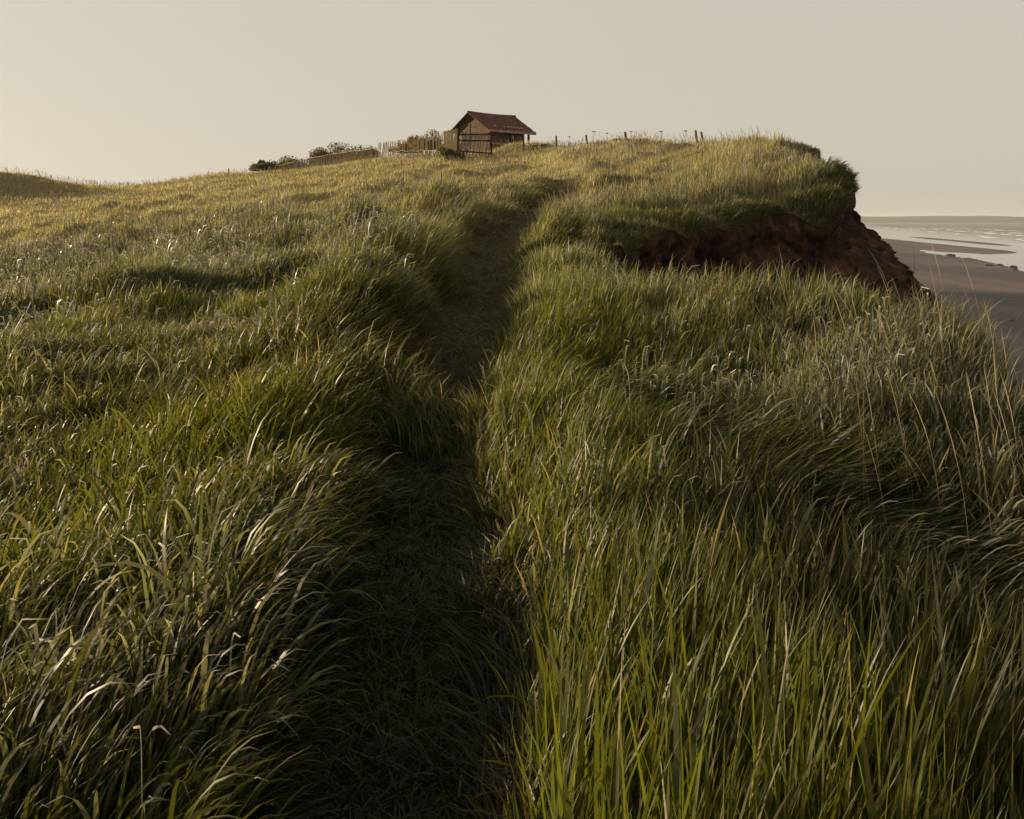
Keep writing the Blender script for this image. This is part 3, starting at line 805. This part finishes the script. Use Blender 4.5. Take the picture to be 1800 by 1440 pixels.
def paling_fence(pts, label, steps, wd, mat, rails, tilt=.05, rail_mat=None, sink=.3, gaps=()):
    """pts: (pixel x, pixel y of the top, distance) along the run"""
    P = np.array([at(*p) for p in pts]); seg = np.concatenate([[0], np.cumsum(np.hypot(*np.diff(P[:, :2], axis=0).T))])
    root = empty("paling_fence", (P[0, 0], P[0, 1], gz(P[0, 0], P[0, 1]))); org = np.array(root.location)
    tag(root, label, "fence")
    line = lambda s: np.array([np.interp(s, seg, P[:, k]) for k in range(3)])
    s = 0.0
    while s <= seg[-1]:
        frac = s / seg[-1]
        p = line(s); g = gz(p[0], p[1])
        if not any(a < frac < b and rng.random() < pr for a, b, pr in gaps):
            h = p[2] - g
            top = np.array([p[0] + rng.normal(0, tilt * 1.6), p[1] + rng.normal(0, tilt), p[2] + rng.normal(-.015, .04)])
            m = MB(); m.bar(np.array([p[0], p[1], g - sink]) - org, top - org, .02, wd * rng.uniform(.75, 1.3), up=(.95, -.3, 0))
            m.build("paling", mat, root)
        s += np.interp(frac, *steps) * rng.uniform(.75, 1.25)
    for hgt, rad in rails:
        q = []
        for s in np.linspace(0, seg[-1], 40):
            p = line(s); g = gz(p[0], p[1]); q.append((p[0], p[1] - .03, g + (p[2] - g) * hgt + .02 * math.sin(s * 2.1)))
        m = MB(); m.tube(np.array(q) - org, rad, 6); m.build("rail", rail_mat or mat, root)
    return root
paling_fence([(803, 227, 58.6), (792, 229, 60.2), (770, 235, 65.5), (745, 239, 70), (720, 243.5, 75), (690, 248, 80), (664, 251, 85)],
             "pale split paling fence with gaps running downhill from the hut", ([0, .1, .14, 1], [.07, .09, .29, .34]), .040, M_BOARD_PALE,
             ((.93, .006), (.4, .010)), .05, gaps=((.16, .34, .25),))
paling_fence([(660, 261, 82), (640, 264, 83.5), (612, 266.5, 85.5), (560, 275, 88), (520, 284, 90), (487, 292, 92)],
             "low brown paling fence with pale top rail beside the bushes", ([0, 1], [.16, .17]), .10, M_BOARD_TAN, ((1.0, .022),), .04, rail_mat=M_BOARD_PALE)
m_ = MB(); a_ = at(780, 233, 63.5); b_ = at(791, 232.5, 61.5); m_.bar(a_, b_, .04, .16)
# a plank left across the paling gap
tag(m_.build("plank", M_BOARD), "short grey plank lying across the tops of the pale palings", "plank")

def fence_post(px, ptop, d, lean, label, h=None, rad=.055):
    p = at(px, ptop, d); g = gz(p[0], p[1])
    root = tag(empty("fence_post", (p[0], p[1], g)), label, "fence post", "weathered wooden posts of the clifftop fence")
    H = p[2] - g
    m = MB(); m.tube([(0, 0, -.35), (lean * .4, 0, H * .4), (lean, 0, H - .01), (lean, 0, H)], [rad * 1.1, rad, rad * .95, rad * .7], 9)
    m.build("shaft", M_POST, root)
    m = MB(); m.tube([(lean * .9 - .0, -rad * .98, H * .9), (lean * .9 + rad, 0, H * .9), (lean * .9, rad, H * .9), (lean * .9 - rad, 0, H * .9), (lean * .9, -rad, H * .9)], .008, 5)
    m.build("wire_loop", M_WIRE, root)
    return p
p1 = fence_post(978, 238.5, 57, -.02, "short wooden fence post nearest the hut's porch")
p2 = fence_post(1032, 237, 55, -.06, "thin wooden fence post between the porch post and the thick middle post")
p3 = fence_post(1100, 232, 52, -.03, "thick upright wooden fence post standing alone in tall dark grass", rad=.07)
p4 = fence_post(1228, 229, 44, -.14, "taller of the two leaning wooden posts near the headland", rad=.055)
p5 = fence_post(1238, 231.5, 43.6, -.14, "shorter of the two leaning wooden posts near the headland", rad=.05)
p6 = fence_post(402, 296, 86, 0, "lone dark stake on the bare left skyline")
p0 = fence_post(921, 246, 60, -.04, "low dark stake in the grass mound before the hut's wall", rad=.06)

def wire(pts, label, dz):
    q = []
    for a, b in zip(pts[:-1], pts[1:]):
        for t in np.linspace(0, 1, 12)[:-1]:
            c = a + (b - a) * t; c = c + np.array([0, 0, dz - .10 * math.sin(math.pi * t)]); q.append(c)
    q.append(pts[-1] + np.array([0, 0, dz]))
    m = MB(); m.tube(q, .007, 5)
    tag(m.build("fence_wire", M_WIRE), label, "wire", "slack wires strung between the clifftop posts")
wire([p0, p1, p2, p3, p4], "slack fence wire strung along the tops of the posts", -.06)
wire([p0, p1, p2, p3, p4], "lower fence wire half hidden in the grass tips", -.26)

def leaf_cloud(c, r, n, size, tone, name, parent, sun_tone=None, lumps=22):
    """many small leaves gathered in uneven clumps"""
    k = rng.normal(size=(lumps, 3)); k /= np.linalg.norm(k, axis=1)[:, None]; k[:, 2] = np.abs(k[:, 2]) * .9
    cen = k * rng.uniform(.15, .9, (lumps, 1)) * np.array(r)
    rad = rng.uniform(.20, .52, lumps)
    i = rng.integers(0, lumps, n)
    d = rng.normal(size=(n, 3)); d /= np.linalg.norm(d, axis=1)[:, None]
    p = cen[i] + d * (rad[i] * rng.random(n) ** .5)[:, None] * np.array(r)
    p[:, 2] = np.maximum(p[:, 2], -.1)
    a = rng.normal(size=(n, 3)); a /= np.linalg.norm(a, axis=1)[:, None]
    b = np.cross(a, rng.normal(size=(n, 3))); b /= np.linalg.norm(b, axis=1)[:, None]
    s = size * rng.uniform(.6, 1.4, (n, 1))
    V = np.stack([p - a * s, p + b * s * .45, p + a * s, p - b * s * .45], 1).reshape(-1, 3) + np.array(c)
    t = np.asarray(tone) * rng.uniform(.6, 1.4, (n, 1)) * rng.uniform(.75, 1.25, (lumps, 1))[i]
    return mesh_obj(name, V, np.arange(4 * n).reshape(-1, 4), M_LEAF, False, parent, np.repeat(t, 4, 0))

def bush(px, ptop, pbot, wpx, d, label, tone, n=3800, size=.10, name="bush"):
    p = at(px, ptop, d); g = min(gz(p[0], p[1]), at(px, pbot, d)[2]); h = p[2] - g; r = wpx / 1766 * d / 2 * 1.45
    root = tag(empty(name, (p[0], p[1], g)), label, "bush", "bushes along the hilltop fence")
    leaf_cloud((0, 0, h * .42), (r, r * .7, h * .72), int(n * 1.4), size, tone, "crown", root)
    for j in range(4):
        m = MB(); e = (rng.normal(0, r * .4), rng.normal(0, r * .3), h * .7)
        m.tube([(e[0] * .2, e[1] * .2, -.2), (e[0] * .5, e[1] * .5, h * .35), e], [.05, .035, .012], 6); m.build("stem", M_BARK, root)
bush(466, 281, 298, 34, 90, "small round olive bush left of the low fence's end", (.095, .090, .040))
bush(513, 275, 294, 56, 95, "low spreading bush behind the bottom end of the low fence", (.095, .090, .040), 3200)
bush(574, 257, 282, 78, 96, "largest olive bush rising behind the middle of the low fence", (.095, .090, .040), 5000)
bush(636, 254, 272, 50, 92, "dense dark bush behind the upper end of the low fence", (.095, .090, .040), 3000)
bush(752, 236, 268, 52, 73, "tallest tan scrub bush growing behind the pale palings", (.15, .115, .055), 3600, .075)
bush(712, 248, 272, 44, 80, "small tan scrub bush behind the lower pale palings", (.14, .108, .05), 2400, .075)
bush(788, 252, 272, 30, 62.5, "dry brown scrub tangled at the upper end of the pale palings", (.15, .11, .055), 2200, .06)
bush(795, 263, 272, 36, 57.5, "low dark green weeds at the foot of the slatted gate", (.045, .05, .018), 1600, .06, "weed_clump")
bush(1105, 243, 250, 46, 51.5, "dark low scrub around the thick middle post", (.042, .048, .018), 1500, .06, "weed_clump")

def umbel(px, ptop, d, spread):
    p = at(px, ptop, d); g = gz(p[0], p[1]); H = p[2] - g
    root = tag(empty("cow_parsley", (p[0], p[1], g)), "thin dry umbel seed head standing against the sky by the wires", "wild flower", "dry umbels along the skyline")
    m = MB(); m.tube([(0, 0, 0), (.01, 0, H * .6), (.03, 0, H)], [.012, .010, .007], 5); m.build("stem", M_POST, root)
    m = MB()
    for k in range(9):
        a = k * 2 * math.pi / 9; e = (.03 + spread * math.cos(a), spread * math.sin(a), H + .05 + .02 * math.cos(3 * a))
        m.tube([(.03, 0, H), (.03 + e[0] * .3, e[1] * .4, H + .03), e], .007, 4)
        m.box(e, (.035, .035, .02))
    m.build("flower_head", M_POST, root)
for px, pt, d in ((1043, 233, 54), (1066, 236, 53), (1108, 233, 51), (1161, 233, 48), (1204, 232, 46), (1000, 242, 56)): umbel(px, pt, d, rng.uniform(.04, .09))

def on_beach(px, py):
    d = 60.0
    for _ in range(60):
        x = (px - 900) / 1766 * d; z = max(float(beach_z(np.array([x]), np.array([d]))[0]), BEACH_Z)
        d = .5 * d + .5 * (-z * 1766 / (py - 388))
    return np.array([(px - 900) / 1766 * d, d, z])
def stone(px, py, sz, label, name="stone", flat=.5, cat="stone", grp="dark stones at the water's edge"):
    p = on_beach(px, py)
    a = np.linspace(0, 2 * np.pi, 15)[:-1]; b = np.linspace(-.6, 1.57, 8); Rr = []
    V = []
    ph = rng.uniform(0, 9, 3)
    for bb in b:
        for aa in a:
            k = 1 + .16 * math.sin(2 * aa + ph[0]) + .12 * math.sin(3 * aa + ph[1] + bb) + .08 * math.sin(5 * aa + ph[2] + 3 * bb)
            sy = sz * .75
            V.append((k * math.cos(aa) * math.cos(bb) * sz * 1.0, k * math.sin(aa) * math.cos(bb) * sz * .7, flat * sy * .8 * math.sin(bb) * (1 + .15 * math.sin(3 * aa + ph[1]))))
    n = len(a); Q = []
    for i in range(len(b) - 1):
        for j in range(n): Q.append((i * n + j, i * n + (j + 1) % n, (i + 1) * n + (j + 1) % n, (i + 1) * n + j))
    o = mesh_obj(name, V, Q, M_STONE, True); o.location = p
    tag(o, label, cat, grp)
stone(1669, 450, 1.7, "lone dark rock out in the shallow tidal pool", flat=.55)
stone(1737, 467, 1.0, "flat dark stone at the left of the cluster by the water's edge")
stone(1756, 466.5, .8, "round dark stone in the middle of the cluster by the water's edge", flat=.7)
stone(1762, 470, .6, "smallest dark stone in the cluster by the water's edge")
stone(1780, 471, .9, "upright dark stone at the right of the cluster by the water's edge", flat=.9)
stone(1783, 475, .7, "flat dark stone just below the upright one by the water's edge")
stone(1778, 528, .75, "flat dark driftwood piece lying on the dry sand", "driftwood", .18, "driftwood", None)
stone(1779, 564, .28, "small black stone on the open sand nearest the cliff", flat=.7, grp=None)

# ------------------------------------------------------------------ sea haze
def build_haze():
    x0, x1, y0, y1, z0, z1 = -8600, 8600, -8600, 8600, -14, 46
    m = MB(); m.box(((x0 + x1) / 2, (y0 + y1) / 2, (z0 + z1) / 2), (x1 - x0, y1 - y0, z1 - z0))
    mt, nt, o = new_mat("sea haze")
    v = nt.nodes.new("ShaderNodeVolumePrincipled")
    v.inputs['Color'].default_value = (.93, .92, .90, 1); v.inputs['Density'].default_value = HAZE; v.inputs['Anisotropy'].default_value = .3
    nt.links.new(v.outputs[0], o.inputs['Volume'])
    tag(m.build("haze", mt), "thin pale sea haze", "haze", kind='stuff')
HAZE = 0.9e-4
build_haze()
